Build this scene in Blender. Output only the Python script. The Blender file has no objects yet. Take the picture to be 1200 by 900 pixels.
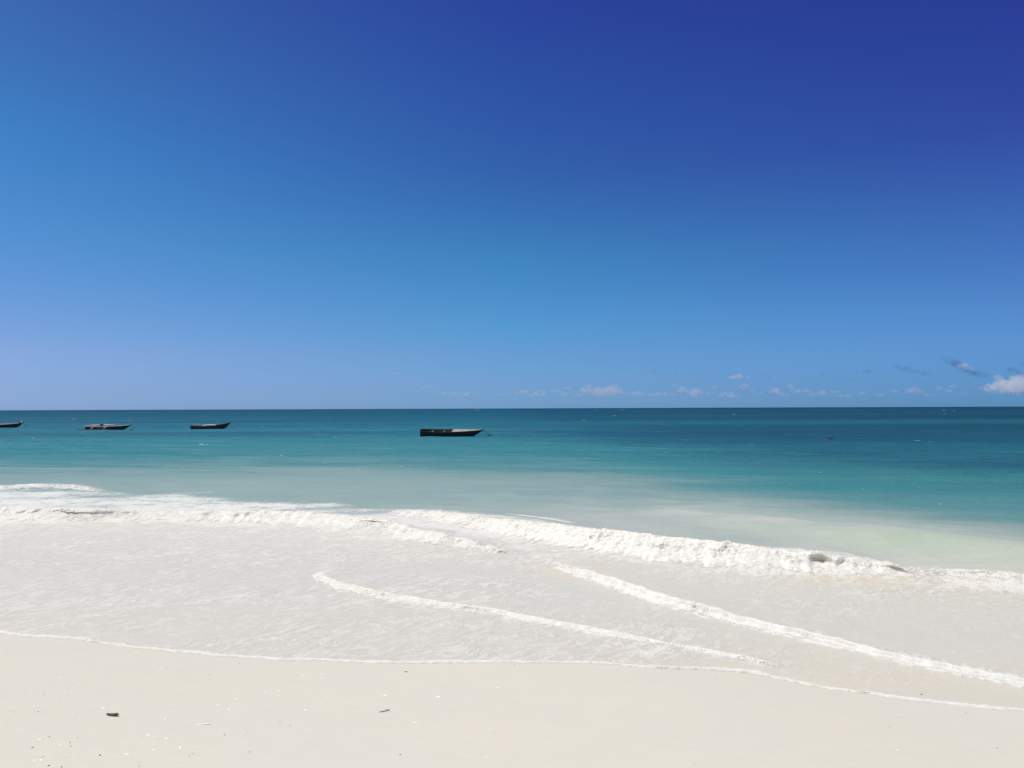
import bpy, math, random
import numpy as np
from mathutils import Vector, Matrix

# ------------------------------------------------------------------ camera, sky, sun, exposure
S = bpy.context.scene
COL = S.collection
CAM_H, F, PITCH, ROLL = 2.5, 924.0, 1.77, 0.215
cam = bpy.data.cameras.new('camera')
cam.sensor_width = 36.0
cam.lens = 36.0 * F / 1200.0
cam.clip_start, cam.clip_end = 0.05, 90000.0
cam_o = bpy.data.objects.new('camera', cam)
COL.objects.link(cam_o)
S.camera = cam_o
R = Matrix.Rotation(math.radians(90 + PITCH), 3, 'X') @ Matrix.Rotation(math.radians(-ROLL), 3, 'Z')
cam_o.matrix_world = Matrix.Translation((0, 0, CAM_H)) @ R.to_4x4()

SUN_EL, SUN_AZ = math.radians(68), math.radians(-96)     # high, to the left
sd = Vector((math.sin(SUN_AZ) * math.cos(SUN_EL), math.cos(SUN_AZ) * math.cos(SUN_EL), math.sin(SUN_EL)))
sun = bpy.data.lights.new('sun', 'SUN')
sun.energy, sun.angle, sun.color = 4.35, math.radians(0.53), (1.0, 0.965, 0.91)
sun_o = bpy.data.objects.new('sun', sun)
sun_o.rotation_euler = sd.to_track_quat('Z', 'Y').to_euler()
COL.objects.link(sun_o)

world = bpy.data.worlds.new('World')
S.world = world
world.use_nodes = True


def srgb(r, g, b):
    return tuple((c / 255 / 12.92) if c / 255 <= .04045 else ((c / 255 + .055) / 1.055) ** 2.4 for c in (r, g, b))


def build_sky():
    nt = world.node_tree
    N, L = nt.nodes, nt.links
    bg = N['Background']
    sk = N.new('ShaderNodeTexSky')
    sk.sky_type, sk.sun_disc = 'NISHITA', False
    sk.sun_elevation, sk.sun_rotation = SUN_EL, SUN_AZ
    sk.air_density, sk.dust_density, sk.ozone_density = 1.0, 0.3, 4.0
    tc = N.new('ShaderNodeTexCoord')
    sep = N.new('ShaderNodeSeparateXYZ')
    L.new(tc.outputs['Generated'], sep.inputs[0])
    # elevation rows (as z of the unit direction) and, per azimuth, the tint that deepens the clean tropical air
    SKY_Z, SKY_T = SKYDATA
    SKY_Z = SKY_Z + [.72, .9]
    SKY_T = [c + [(.60, .66, .74), (.72, .74, .76)] for c in SKY_T]
    ramps = []
    for col in range(3):
        rp = N.new('ShaderNodeValToRGB')
        rp.color_ramp.interpolation = 'LINEAR'
        mr = N.new('ShaderNodeMapRange')
        mr.inputs[1].default_value, mr.inputs[2].default_value = 0.0, 1.0
        L.new(sep.outputs[2], mr.inputs[0])
        els = rp.color_ramp.elements
        while len(els) < len(SKY_Z):
            els.new(0.5)
        for e, z, c in zip(els, SKY_Z, SKY_T[col]):
            e.position = max(0, min(1, z))
        for e, z, c in zip(els, SKY_Z, SKY_T[col]):
            e.color = (*[k / 1.6 for k in c], 1)
        L.new(mr.outputs[0], rp.inputs[0])
        ramps.append(rp)
    dv = N.new('ShaderNodeMath'); dv.operation = 'ARCTAN2'
    L.new(sep.outputs[0], dv.inputs[0]); L.new(sep.outputs[1], dv.inputs[1])
    m1 = N.new('ShaderNodeMapRange'); m1.inputs[1].default_value, m1.inputs[2].default_value = -0.575, 0.0
    m2 = N.new('ShaderNodeMapRange'); m2.inputs[1].default_value, m2.inputs[2].default_value = 0.0, 0.575
    L.new(dv.outputs[0], m1.inputs[0]); L.new(dv.outputs[0], m2.inputs[0])

    def mix(f, a, b, mode='MIX'):
        m = N.new('ShaderNodeMix'); m.data_type = 'RGBA'; m.blend_type = mode
        m.clamp_factor = True; m.clamp_result = False
        if hasattr(f, 'links'):
            L.new(f, m.inputs[0])
        else:
            m.inputs[0].default_value = f
        L.new(a, m.inputs[6])
        if hasattr(b, 'links'):
            L.new(b, m.inputs[7])
        else:
            m.inputs[7].default_value = (b, b, b, 1)
        return m.outputs[2]
    c = mix(m1.outputs[0], ramps[0].outputs[0], ramps[1].outputs[0])
    c = mix(m2.outputs[0], c, ramps[2].outputs[0])
    c = mix(1.0, c, 1.6, 'MULTIPLY')
    c = mix(1.0, sk.outputs[0], c, 'MULTIPLY')
    L.new(c, bg.inputs[0])
    bg.inputs[1].default_value = 0.1


SKYDATA = ([0.0038, 0.0255, 0.0633, 0.1063, 0.1907, 0.2909, 0.3829, 0.4615], [[(0.4483, 0.6916, 1.4629), (0.45, 0.6475, 1.2978), (0.5197, 0.6541, 1.1326), (0.4672, 0.667, 1.0619), (0.3564, 0.7049, 1.0443), (0.2806, 0.6966, 1.0419), (0.2983, 0.5761, 0.9345), (0.2974, 0.4662, 0.8663)], [(0.3137, 0.6339, 1.3734), (0.3213, 0.5873, 1.2156), (0.3284, 0.605, 1.0665), (0.285, 0.6503, 1.0197), (0.2328, 0.6439, 0.9264), (0.2127, 0.4451, 0.8691), (0.2034, 0.3657, 0.8808), (0.2024, 0.2949, 0.8656)], [(0.195, 0.4809, 1.1366), (0.2048, 0.4674, 1.0678), (0.2529, 0.5084, 1.0147), (0.2657, 0.5148, 0.9539), (0.2358, 0.4382, 0.8674), (0.2123, 0.2886, 0.8013), (0.1971, 0.2433, 0.8085), (0.1948, 0.2056, 0.7585)]])
build_sky()
S.view_settings.view_transform = 'Standard'
S.view_settings.look = 'None'
S.view_settings.gamma = 1.0
S.view_settings.use_curve_mapping = False
S.view_settings.exposure = 0.0
S.render.engine = 'CYCLES'
S.cycles.use_denoising = True
S.cycles.max_bounces = 8
S.cycles.volume_bounces = 3
S.cycles.sample_clamp_indirect = 6.0

# ------------------------------------------------------------------ helpers
rng = np.random.default_rng(7)
random.seed(11)
_P = np.concatenate([rng.permutation(256)] * 3).astype(np.int64)
_G3 = np.array([(1, 1, 0), (-1, 1, 0), (1, -1, 0), (-1, -1, 0), (1, 0, 1), (-1, 0, 1), (1, 0, -1), (-1, 0, -1),
                (0, 1, 1), (0, -1, 1), (0, 1, -1), (0, -1, -1), (1, 1, 0), (0, -1, 1), (-1, 1, 0), (0, -1, -1)], float)


def perlin(x, y, z=0.0):
    """gradient noise, about -1..1"""
    x, y, z = np.broadcast_arrays(np.asarray(x, float), np.asarray(y, float), np.asarray(z, float))
    xi, yi, zi = np.floor(x).astype(np.int64), np.floor(y).astype(np.int64), np.floor(z).astype(np.int64)
    xf, yf, zf = x - xi, y - yi, z - zi
    fade = lambda t: t * t * t * (t * (t * 6 - 15) + 10)
    u, v, w = fade(xf), fade(yf), fade(zf)
    out = 0
    for dz in (0, 1):
        wz = w if dz else 1 - w
        for dy in (0, 1):
            wy = v if dy else 1 - v
            for dx in (0, 1):
                wx = u if dx else 1 - u
                h = _P[_P[_P[(xi + dx) & 255] + ((yi + dy) & 255)] + ((zi + dz) & 255)] & 15
                g = _G3[h]
                out = out + wx * wy * wz * (g[..., 0] * (xf - dx) + g[..., 1] * (yf - dy) + g[..., 2] * (zf - dz))
    return out


def fbm(x, y, z=0.0, octv=4, gain=.5, lac=2.03):
    a, o = 1.0, 0
    for k in range(octv):
        o = o + a * perlin(x + 17.3 * k, y + 5.1 * k, z + 9.7 * k)
        x, y, z, a = x * lac, y * lac, z * lac, a * gain
    return o


def sstep(a, b, x):
    t = np.clip((x - a) / (b - a), 0, 1)
    return t * t * (3 - 2 * t)


def ray(u, v):
    return R @ Vector(((u - 600) / F, -(v - 450) / F, -1))


def sea_at(u, v, z=0.0):
    """a point of the photograph carried onto the level z"""
    d = ray(u, v)
    t = (z - CAM_H) / d.z
    return (d.x * t, d.y * t)


def trace(pts):
    """polyline of (u, v, ...) -> world columns X, Y, extras"""
    o = []
    for p in pts:
        o.append((*sea_at(p[0], p[1]), *p[2:]))
    return np.array(o)


def curve_fn(pts):
    a = trace(pts)
    X, Y = a[:, 0], a[:, 1]
    i = np.argsort(X)
    X, Y = X[i], Y[i]
    # smooth: dense resample + running mean
    xs = np.linspace(X[0], X[-1], 600)
    ys = np.interp(xs, X, Y)
    k = 25
    yp = np.concatenate([np.full(k, ys[0]), ys, np.full(k, ys[-1])])
    # keep slope at the ends
    yp[:k] = ys[0] + (ys[0] - ys[1:k + 1][::-1])
    yp[-k:] = ys[-1] + (ys[-1] - ys[-k - 1:-1][::-1])
    ys = np.convolve(yp, np.ones(2 * k + 1) / (2 * k + 1), 'valid')
    s0 = (ys[0] - ys[40]) / (xs[0] - xs[40])
    s1 = (ys[-1] - ys[-41]) / (xs[-1] - xs[-41])

    def f(x):
        x = np.asarray(x, float)
        y = np.interp(x, xs, ys)
        y = y + np.where(x < xs[0], s0 * 25 * np.tanh((x - xs[0]) / 25), 0)
        y = y + np.where(x > xs[-1], s1 * 6 * np.tanh((x - xs[-1]) / 6), 0)
        return y
    return f


def np_mesh(name, V, Q, mat=None, attrs=None, smooth=True, tris=None):
    me = bpy.data.meshes.new(name)
    V = np.asarray(V, np.float32)
    loops = [np.asarray(Q, np.int32).ravel()]
    starts = np.arange(len(Q), dtype=np.int32) * 4
    nl = len(Q) * 4
    if tris is not None and len(tris):
        loops.append(np.asarray(tris, np.int32).ravel())
        starts = np.concatenate([starts, nl + np.arange(len(tris), dtype=np.int32) * 3])
    loops = np.concatenate(loops)
    me.vertices.add(len(V)); me.vertices.foreach_set('co', V.ravel())
    me.loops.add(len(loops)); me.loops.foreach_set('vertex_index', loops)
    me.polygons.add(len(starts)); me.polygons.foreach_set('loop_start', starts)
    me.update(calc_edges=True)
    me.polygons.foreach_set('use_smooth', np.full(len(starts), smooth))
    for k, a in (attrs or {}).items():
        at = me.attributes.new(k, 'FLOAT', 'POINT')
        at.data.foreach_set('value', np.asarray(a, np.float32).ravel())
    if mat:
        me.materials.append(mat)
    me.validate()
    return me


def link(name, me, parent=None, loc=None):
    o = bpy.data.objects.new(name, me)
    COL.objects.link(o)
    if parent:
        o.parent = parent
    if loc is not None:
        o.location = loc
    return o


def tag(o, label=None, cat=None, group=None, kind=None):
    if label: o['label'] = label
    if cat: o['category'] = cat
    if group: o['group'] = group
    if kind: o['kind'] = kind
    return o


def grid_quads(nr, nc):
    i = np.arange(nr * nc).reshape(nr, nc)
    return np.stack([i[:-1, :-1], i[:-1, 1:], i[1:, 1:], i[1:, :-1]], -1).reshape(-1, 4)


class NT:
    """small node-tree helper"""
    def __init__(self, name):
        self.m = bpy.data.materials.new(name)
        self.m.use_nodes = True
        self.t = self.m.node_tree
        self.p = self.t.nodes['Principled BSDF']
        self.out = self.t.nodes['Material Output']

    def n(self, kind, **kw):
        nd = self.t.nodes.new('ShaderNode' + kind)
        for k, v in kw.items():
            setattr(nd, k, v)
        return nd

    def l(self, a, b):
        if isinstance(a, (int, float)):
            b.default_value = a
        elif isinstance(a, tuple):
            b.default_value = a if len(a) == len(b.default_value) else (*a, 1)
        else:
            self.t.links.new(a, b)

    def math(self, op, a, b=0.0, c=None, clamp=False):
        nd = self.n('Math', operation=op, use_clamp=clamp)
        self.l(a, nd.inputs[0]); self.l(b, nd.inputs[1])
        if c is not None: self.l(c, nd.inputs[2])
        return nd.outputs[0]

    def attr(self, name):
        return self.n('Attribute', attribute_name=name).outputs['Fac']

    def pos(self):
        return self.n('NewGeometry').outputs['Position']

    def mapping(self, vec, scale=(1, 1, 1), rot=(0, 0, 0), loc=(0, 0, 0)):
        # turn first, then stretch along the turned axes
        if any(rot):
            n0 = self.n('Mapping')
            self.l(vec, n0.inputs[0]); n0.inputs[2].default_value = rot
            vec = n0.outputs[0]
        nd = self.n('Mapping')
        self.l(vec, nd.inputs[0])
        nd.inputs[1].default_value, nd.inputs[3].default_value = loc, scale
        return nd.outputs[0]

    def noise(self, vec, scale, detail=4, rough=.55, dist=0.0, col=False):
        nd = self.n('TexNoise')
        self.l(vec, nd.inputs['Vector'])
        nd.inputs['Scale'].default_value = scale
        nd.inputs['Detail'].default_value = detail
        nd.inputs['Roughness'].default_value = rough
        nd.inputs['Distortion'].default_value = dist
        return nd.outputs['Color' if col else 'Fac']

    def maprange(self, v, a, b, c=0.0, d=1.0, smooth=False):
        nd = self.n('MapRange', interpolation_type='SMOOTHSTEP' if smooth else 'LINEAR')
        for i, q in enumerate((v, a, b, c, d)):
            self.l(q, nd.inputs[i])
        return nd.outputs[0]

    def mix(self, f, a, b, mode='MIX'):
        nd = self.n('Mix', data_type='RGBA', blend_type=mode)
        self.l(f, nd.inputs[0]); self.l(a, nd.inputs[6]); self.l(b, nd.inputs[7])
        return nd.outputs[2]

    def ramp(self, f, stops, interp='LINEAR'):
        nd = self.n('ValToRGB')
        nd.color_ramp.interpolation = interp
        els = nd.color_ramp.elements
        while len(els) < len(stops): els.new(.5)
        for e, (p, c) in zip(els, stops): e.position = p
        for e, (p, c) in zip(els, stops): e.color = (*c, 1)
        self.l(f, nd.inputs[0])
        return nd.outputs[0]

    def bump(self, h, strength=1.0, dist=1.0, normal=None):
        nd = self.n('Bump')
        self.l(strength, nd.inputs['Strength']); self.l(dist, nd.inputs['Distance'])
        self.l(h, nd.inputs['Height'])
        if normal is not None: self.l(normal, nd.inputs['Normal'])
        return nd.outputs[0]

    def setp(self, **kw):
        names = {'color': 'Base Color', 'rough': 'Roughness', 'spec': 'Specular IOR Level', 'normal': 'Normal', 'ior': 'IOR'}
        for k, v in kw.items():
            self.l(v, self.p.inputs[names[k]])
        return self.m


# ------------------------------------------------------------------ traced lines of the shore (photo points on the water level)
SHORE = [(-300, 716), (-150, 729), (0, 743), (100, 752), (200, 764), (290, 773), (400, 777), (500, 778), (600, 777), (700, 779),
         (800, 784), (880, 790), (940, 802), (1000, 813), (1080, 823), (1200, 834), (1350, 848)]
EDGE = [(-200, 553), (0, 551), (150, 549), (300, 546), (400, 543), (550, 551), (700, 560), (850, 573), (1000, 590), (1100, 602), (1200, 608), (1350, 618)]
# breaking lines: u, v (foot), height m, width m, hollow 0..1, foam 0..1
ROLL_LEFT = [(-260, 600, .16, .9, 0, 1), (-100, 604, .2, .9, 0, 1), (0, 608, .22, .9, .1, .9), (40, 610, .24, .8, .2, .8), (70, 611, .24, .8, .85, .5),
             (105, 610, .22, .8, .6, .5), (140, 608, .17, .8, .2, .6), (190, 609, .15, .9, 0, .8), (260, 611, .2, .9, .1, .9), (320, 613, .22, .9, 0, 1),
             (370, 617, .22, .9, .1, 1), (410, 622, .24, .8, .4, .9), (426, 624, .25, .8, 1, .6), (445, 627, .22, .8, .3, .9), (480, 633, .18, .8, 0, 1),
             (520, 640, .14, .7, .2, .8), (560, 646, .10, .6, .3, .6), (600, 653, .03, .4, 0, .2)]
ROLL_RIGHT = [(440, 600, .03, .6, 0, .4), (480, 605, .10, .9, 0, .8), (520, 612, .14, 1.0, 0, 1), (560, 620, .18, 1.0, .1, 1), (600, 628, .22, 1.0, 0, 1),
              (650, 637, .27, 1.0, 0, 1), (700, 646, .31, 1.0, 0, 1), (750, 653, .33, 1.0, .15, 1), (800, 658, .33, 1.0, .1, 1), (850, 663, .31, 1.0, .1, 1),
              (900, 667, .28, .9, .15, .95), (945, 669, .25, .8, 0, .9), (962, 670, .27, .7, 1, .55), (978, 671, .22, .7, 0, .8), (1030, 674, .18, .7, 0, .8),
              (1045, 676, .17, .6, 1, .6), (1062, 677, .12, .6, .6, .7), (1080, 679, .05, .5, 0, .3)]
BORE = [(634, 657, 0.013, 0.15, 0, .1), (655, 665, 0.040, 0.20, .6, .3), (675, 674, 0.073, 0.25, .3, .8), (700, 682, 0.092, 0.27, 0, 1), (740, 697, 0.092, 0.25, 0, 1), (800, 715, 0.086, 0.21, .1, 1),
        (860, 730, 0.079, 0.21, 0, 1), (920, 744, 0.066, 0.15, .1, .95), (980, 758, 0.060, 0.14, .1, .9), (1050, 775, 0.053, 0.13, 0, .9), (1120, 789, 0.047, 0.13, 0, .9),
        (1200, 804, 0.043, 0.11, 0, .9), (1350, 832, 0.026, 0.10, 0, .9)]
LAP = [(366, 672, 0.013, 0.16, 0, .6), (376, 680, 0.047, 0.21, 0, 1), (395, 690, 0.053, 0.23, 0, 1), (430, 698, 0.047, 0.21, 0, 1), (480, 706, 0.040, 0.20, 0, 1), (525, 712, 0.033, 0.19, .1, .9),
       (550, 715, 0.033, 0.19, .25, .4), (575, 718, 0.033, 0.17, .2, .7), (600, 724, 0.033, 0.17, .2, .9), (680, 739, 0.033, 0.16, .1, .9), (760, 754, 0.026, 0.13, 0, .9),
       (830, 767, 0.023, 0.12, 0, .9), (880, 777, 0.019, 0.11, 0, .8), (905, 783, 0.023, 0.11, 0, .8), (935, 791, 0.013, 0.08, 0, .5)]
SMALL_LAP = [(755, 757, .01, .12, 0, .4), (775, 763, .025, .14, 0, .9), (800, 770, .02, .12, 0, .6), (812, 773, .005, .1, 0, .2)]
RIDGE = [(1075, 676, .02, .4, 0, .4), (1105, 674, .07, .5, 0, .6), (1140, 677, .08, .5, .3, .5), (1180, 681, .08, .5, .3, .5), (1250, 688, .08, .5, 0, .6), (1400, 704, .07, .5, 0, .6)]
BACKWASH = [(-150, 573, .08, .8, 0, .5), (0, 575, .10, .8, 0, .6), (30, 573, .12, .9, 0, .7), (60, 572, .10, .9, 0, .6), (90, 574, .06, .8, 0, .4), (120, 578, .02, .6, 0, .2)]
STREAK = [(590, 604, .02, .4, 0, .3), (620, 607, .035, .5, 0, .6), (650, 610, .035, .5, 0, .6), (675, 614, .02, .4, 0, .3)]
SWELL = [(820, 622, .02), (900, 633, .06), (960, 642, .13), (1000, 648, .20), (1060, 654, .26), (1120, 660, .28), (1170, 667, .28), (1200, 671, .27), (1350, 688, .24), (1600, 712, .2)]

Ysh, Yed = curve_fn(SHORE), curve_fn(EDGE)
Ybk = curve_fn([p[:2] for p in ROLL_LEFT[:11]] + [p[:2] for p in ROLL_RIGHT[4:]] + [(1200, 688), (1350, 704)])
U_ = [(-260, 566), (0, 568), (90, 567), (120, 577), (270, 578), (400, 591), (480, 598), (560, 603), (620, 610), (700, 618), (800, 633), (900, 645), (1000, 656), (1200, 676), (1350, 690)]
Yfo = curve_fn(U_)


def smooth_line(pts, ds):
    """resample a traced line evenly, with smoothed plan and extras"""
    a = trace(pts)
    d = np.r_[0, np.cumsum(np.hypot(np.diff(a[:, 0]), np.diff(a[:, 1])))]
    n = max(8, int(d[-1] / ds))
    s = np.linspace(0, d[-1], n)
    o = np.stack([np.interp(s, d, a[:, k]) for k in range(a.shape[1])], 1)
    k = max(1, int(.18 / ds))
    w = np.hanning(2 * k + 3); w /= w.sum()
    pad = len(w) // 2
    for c in range(o.shape[1]):
        e = np.r_[2 * o[0, c] - o[1:pad + 1, c][::-1], o[:, c], 2 * o[-1, c] - o[-pad - 1:-1, c][::-1]]
        o[:, c] = np.convolve(e, w, 'valid')
    return s, o


def line_bump(pts, X, Y, back, front, shift=0.12):
    """low swell that follows a traced line: height at X, Y"""
    a = trace(pts)
    i = np.argsort(a[:, 0]); a = a[i]
    yc = np.interp(X, a[:, 0], a[:, 1])
    h = np.interp(X, a[:, 0], a[:, 2], left=a[0, 2], right=a[-1, 2])
    if pts[0][0] > -100:
        h = h * sstep(a[0, 0] - .4, a[0, 0] + .1, X)
    if pts[-1][0] < 1250:
        h = h * (1 - sstep(a[-1, 0] - .1, a[-1, 0] + .4, X))
    sl = np.gradient(a[:, 1], a[:, 0])
    c = 1 / np.sqrt(1 + np.interp(X, a[:, 0], sl) ** 2)
    d = (Y - yc) * c - shift
    return h * np.where(d > 0, np.exp(-(d / back) ** 2 * .9), np.exp(-(d / front) ** 2)), d, h


def sea_z(X, Y, fine=True):
    """height of the water surface"""
    d = Y - Ysh(X)
    # wind chop, crests roughly parallel to the shore
    A, B = X + .25 * Y, Y + .3 * X
    amp = .004 + .05 * sstep(4, 30, d) + .06 * sstep(40, 160, d)
    wx = fbm(X * .05, Y * .05, 3.1, 2) * 3
    z = amp * (1.1 * perlin(A / 7 + wx, B / 3.2 + wx, .3))
    r = np.maximum(Y, 1) ** 1.6 * .0006
    z = z + amp * .8 * perlin(A / 2.6 + wx, B / 1.1, 4.7) * (1 - sstep(.2, .7, r))
    z = z + (amp * .25 + .003) * perlin(A / .9, B / .42, 8.1) * (1 - sstep(.08, .25, r))
    z = z + (amp * .10 + .002) * perlin(A / .33, B / .16, 2.2) * (1 - sstep(.03, .1, r))
    z = z * np.exp(-np.maximum(Y - 900, 0) / 4000)
    near = Y < 40
    if near.any():
        xn, yn = X[near], Y[near]
        zz = np.zeros_like(xn)
        for L, bk, fr, sh, k in ((ROLL_LEFT, .9, .30, .35, .85), (ROLL_RIGHT, 1.1, .32, .4, .85), (BORE, .8, .12, .12, .6), (LAP, .6, .09, .08, .6),
                                 (SMALL_LAP, .3, .06, .05, .6), (RIDGE, .7, .2, .2, .8), (BACKWASH, 1.0, .5, .4, .7)):
            zz = np.maximum(zz, k * line_bump(L, xn, yn, bk, fr, sh)[0])
        zz = zz + line_bump([(p[0], p[1], p[2]) for p in SWELL], xn, yn, 1.6, .75, 1.0)[0]
        z[near] += zz
    # the film of water running up the sand
    z = z + .012 * np.clip(1 - d / 2.5, 0, 1)
    return z


def sand_z(x, y):
    x, y = np.asarray(x, float), np.asarray(y, float)
    d = Ysh(np.clip(x, -30, 30)) - y
    z = np.where(d > 0, .115 * d / (1 + .012 * np.abs(d)), .10 * d / (1 + .02 * np.abs(d)))
    z = z + .012 * perlin(x * .35, y * .5, 1.7) * sstep(.3, 2.0, d)
    return z + .013


def sand_at(u, v):
    d = ray(u, v)
    t = 4.0
    for _ in range(30):
        x, y = d.x * t, d.y * t
        t = (float(sand_z(x, y)) - CAM_H) / d.z
    x, y = d.x * t, d.y * t
    return x, y, float(sand_z(x, y)), t


# ------------------------------------------------------------------ materials
def mat_sand():
    k = NT('coral_sand')
    p = k.pos()
    n1 = k.noise(p, .9, 4, .5)
    n2 = k.noise(p, 900, 2, .6)
    n3 = k.noise(k.mapping(p, (1, 2.2, 1), (0, 0, .25)), 3.5, 5, .55)
    c = k.ramp(n1, [(.25, (.610, .578, .480)), (.5, (.634, .586, .472)), (.78, (.645, .587, .460))])
    c = k.mix(k.maprange(n3, .35, .7, 0, .35), c, (.595, .552, .45))
    c = k.mix(k.maprange(n2, .3, .75, 0, .22), c, (.54, .515, .46))
    vo = k.n('TexVoronoi'); vo.inputs['Scale'].default_value = 55
    k.l(p, vo.inputs['Vector'])
    c = k.mix(k.maprange(vo.outputs['Distance'], .07, .03, 0, .35), c, (.78, .76, .72))
    b = k.bump(n2, .25, .0015)
    b = k.bump(k.noise(k.mapping(p, (1, 2.0, 1), (0, 0, .2)), 7, 5, .5), .22, .02, b)
    return k.setp(color=c, rough=.62, spec=.25, normal=b)


def mat_sea():
    k = NT('sea_water')
    p = k.pos()
    sedn, foam, sandy, side, green = (k.attr(a) for a in ('shallow', 'foam', 'sandy', 'side', 'green'))
    # clouds of stirred-up sediment, drawn out along the shore
    big = k.noise(k.mapping(p, (.09, .30, .1), (0, 0, .25)), 1.0, 5, .55, .4)
    mid = k.noise(k.mapping(p, (.35, 1.2, .3), (0, 0, .3)), 1.0, 6, .62, .5)
    jit = k.math('MULTIPLY', k.math('SUBTRACT', big, .5), .9)
    jit = k.math('ADD', jit, k.math('MULTIPLY', k.math('SUBTRACT', mid, .5), .42))
    jit = k.math('MULTIPLY', jit, k.maprange(sedn, -.5, .6, .1, 1.0))
    sed = k.math('ADD', sedn, jit)
    f = k.maprange(sed, -1.0, 7.0)
    pt = lambda s: (s + 1) / 8
    c = k.ramp(f, [(pt(s), col) for s, col in SEA_STOPS])
    cr = k.ramp(f, [(pt(s), col) for s, col in SEA_STOPS_R])
    c = k.mix(side, c, cr)
    # weed and pale-sand bands on the bottom far out
    band = k.noise(k.mapping(p, (.0035, .022, 1), (0, 0, -.02)), 1.0, 4, .6)
    c = k.mix(k.math('MULTIPLY', k.maprange(band, .47, .58, 0, 1, True), k.maprange(sedn, 1.3, 2.1, 0, .60)), c, (.010, .066, .125))
    band2 = k.noise(k.mapping(p, (.002, .011, 1), (0, 0, .0), (31, 7, 0)), 1.0, 3, .55)
    c = k.mix(k.math('MULTIPLY', k.maprange(band2, .55, .66, 0, 1, True), k.maprange(sedn, 1.9, 2.6, 0, .55)), c, (.016, .130, .175))
    band3 = k.noise(k.mapping(p, (.02, .14, 1), (0, 0, .12), (3, 17, 0)), 1.0, 5, .65)
    c = k.mix(k.math('MULTIPLY', k.maprange(band3, .48, .66, 0, 1, True), k.maprange(sedn, .9, 1.4, 0, .18)), c, (.012, .085, .145))
    milk = k.noise(k.mapping(p, (.45, .62, 1), (0, 0, .42), (9, 4, 0)), 1.0, 3, .5, .8)
    zone = k.math('MULTIPLY', k.maprange(sedn, .04, .2, 0, 1), k.maprange(sedn, .5, .95, 1, 0))
    c = k.mix(k.math('MULTIPLY', k.maprange(milk, .42, .72, 0, .42, True), k.math('MULTIPLY', zone, k.maprange(side, 0, .5, .25, 1))), c, (.46, .47, .40))
    c = k.mix(k.math('MULTIPLY', k.attr('milky'), .8), c, (.49, .49, .405))
    c = k.mix(k.math('MULTIPLY', green, k.maprange(mid, .3, .65, .35, 1)), c, (.37, .46, .315))
    c = k.mix(k.math('MULTIPLY', sandy, k.maprange(mid, .3, .6, .4, 1)), c, (.60, .53, .40))
    # foam: torn filaments trailing down the swash + patches
    wob = k.noise(p, 1.3, 4, .55, 0, True)
    w2 = k.n('VectorMath', operation='MULTIPLY_ADD')
    k.l(wob, w2.inputs[0]); w2.inputs[1].default_value = (.6, .6, 0); k.l(p, w2.inputs[2])
    pf = k.mapping(w2.outputs[0], (1.0, 2.7, 1), (0, 0, -.92))
    r1 = k.math('ABSOLUTE', k.math('SUBTRACT', k.noise(pf, 2.1, 7, .6), .5))
    r2 = k.math('ABSOLUTE', k.math('SUBTRACT', k.noise(pf, 5.6, 6, .62), .5))
    ridge = k.math('MAXIMUM', k.maprange(r1, 0, .13, 1, 0), k.math('MULTIPLY', k.maprange(r2, 0, .12, 1, 0), .84))
    patch = k.noise(k.mapping(w2.outputs[0], (.8, 1.15, 1), (0, 0, .15)), 1.3, 7, .66)
    patch = k.maprange(patch, .28, .72, .12, .88)
    amp = k.maprange(foam, .5, .8, .35, 1)
    patch = k.math('MULTIPLY_ADD', k.math('SUBTRACT', patch, .5), amp, .5)
    v = k.math('ADD', k.math('MULTIPLY', ridge, .5), k.math('MULTIPLY', patch, .8))
    th = k.maprange(foam, 0, 1, 1.18, .34)
    mask = k.maprange(k.math('SUBTRACT', v, th), -.14, .22, 0, 1, True)
    mask = k.math('MULTIPLY', mask, k.maprange(foam, .02, .4, 0, 1))
    fine = k.noise(p, 38, 4, .7)
    mask = k.math('MULTIPLY', mask, k.maprange(fine, .25, .6, .5, 1))
    mask = k.math('MULTIPLY', mask, k.maprange(foam, .35, .8, .62, 1))      # thin bubbles in the swash
    c = k.mix(mask, c, (.755, .73, .665))
    # ripples
    d1 = k.noise(k.mapping(p, (1, 2.1, 1), (0, 0, .28)), 3.1, 6, .6, .3)
    d2 = k.noise(k.mapping(p, (1, 1.9, 1), (0, 0, .2)), .62, 6, .62, .3)
    d3 = k.noise(k.mapping(p, (.10, .28, 1), (0, 0, .15)), 1.0, 6, .68, .4)
    far = k.maprange(sedn, .5, 1.8, 0, 1)
    h = k.math('ADD', k.math('MULTIPLY', d1, k.maprange(sedn, -1, .6, .020, .07)), k.math('MULTIPLY', d2, k.math('MULTIPLY', far, .45)))
    h = k.math('ADD', h, k.math('MULTIPLY', d3, k.math('MULTIPLY', far, 1.5)))
    h = k.math('ADD', h, k.math('MULTIPLY', mask, .010))
    h = k.math('ADD', h, k.math('MULTIPLY', fine, k.math('MULTIPLY', mask, .005)))
    b = k.bump(h, .75, 1.0)
    # body colour under a skin whose reflectance is that of a wind-ruffled sea (waves shadow each other at grazing view)
    fr = k.n('Fresnel'); fr.inputs['IOR'].default_value = 1.33
    k.l(b, fr.inputs['Normal'])
    gust = k.maprange(k.noise(k.mapping(p, (.012, .07, 1), (0, 0, .08)), 1.0, 5, .6), .35, .65, .5, 1.3)
    cap = k.math('MULTIPLY', k.maprange(sedn, -1, 1.5, .08, .06), gust)
    refl = k.math('MINIMUM', fr.outputs[0], cap)
    refl = k.math('MULTIPLY', refl, k.maprange(mask, 0, 1, 1, .15))
    di = k.n('BsdfDiffuse'); k.l(c, di.inputs['Color']); k.l(b, di.inputs['Normal'])
    gl = k.n('BsdfAnisotropic'); k.l(b, gl.inputs['Normal'])
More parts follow.
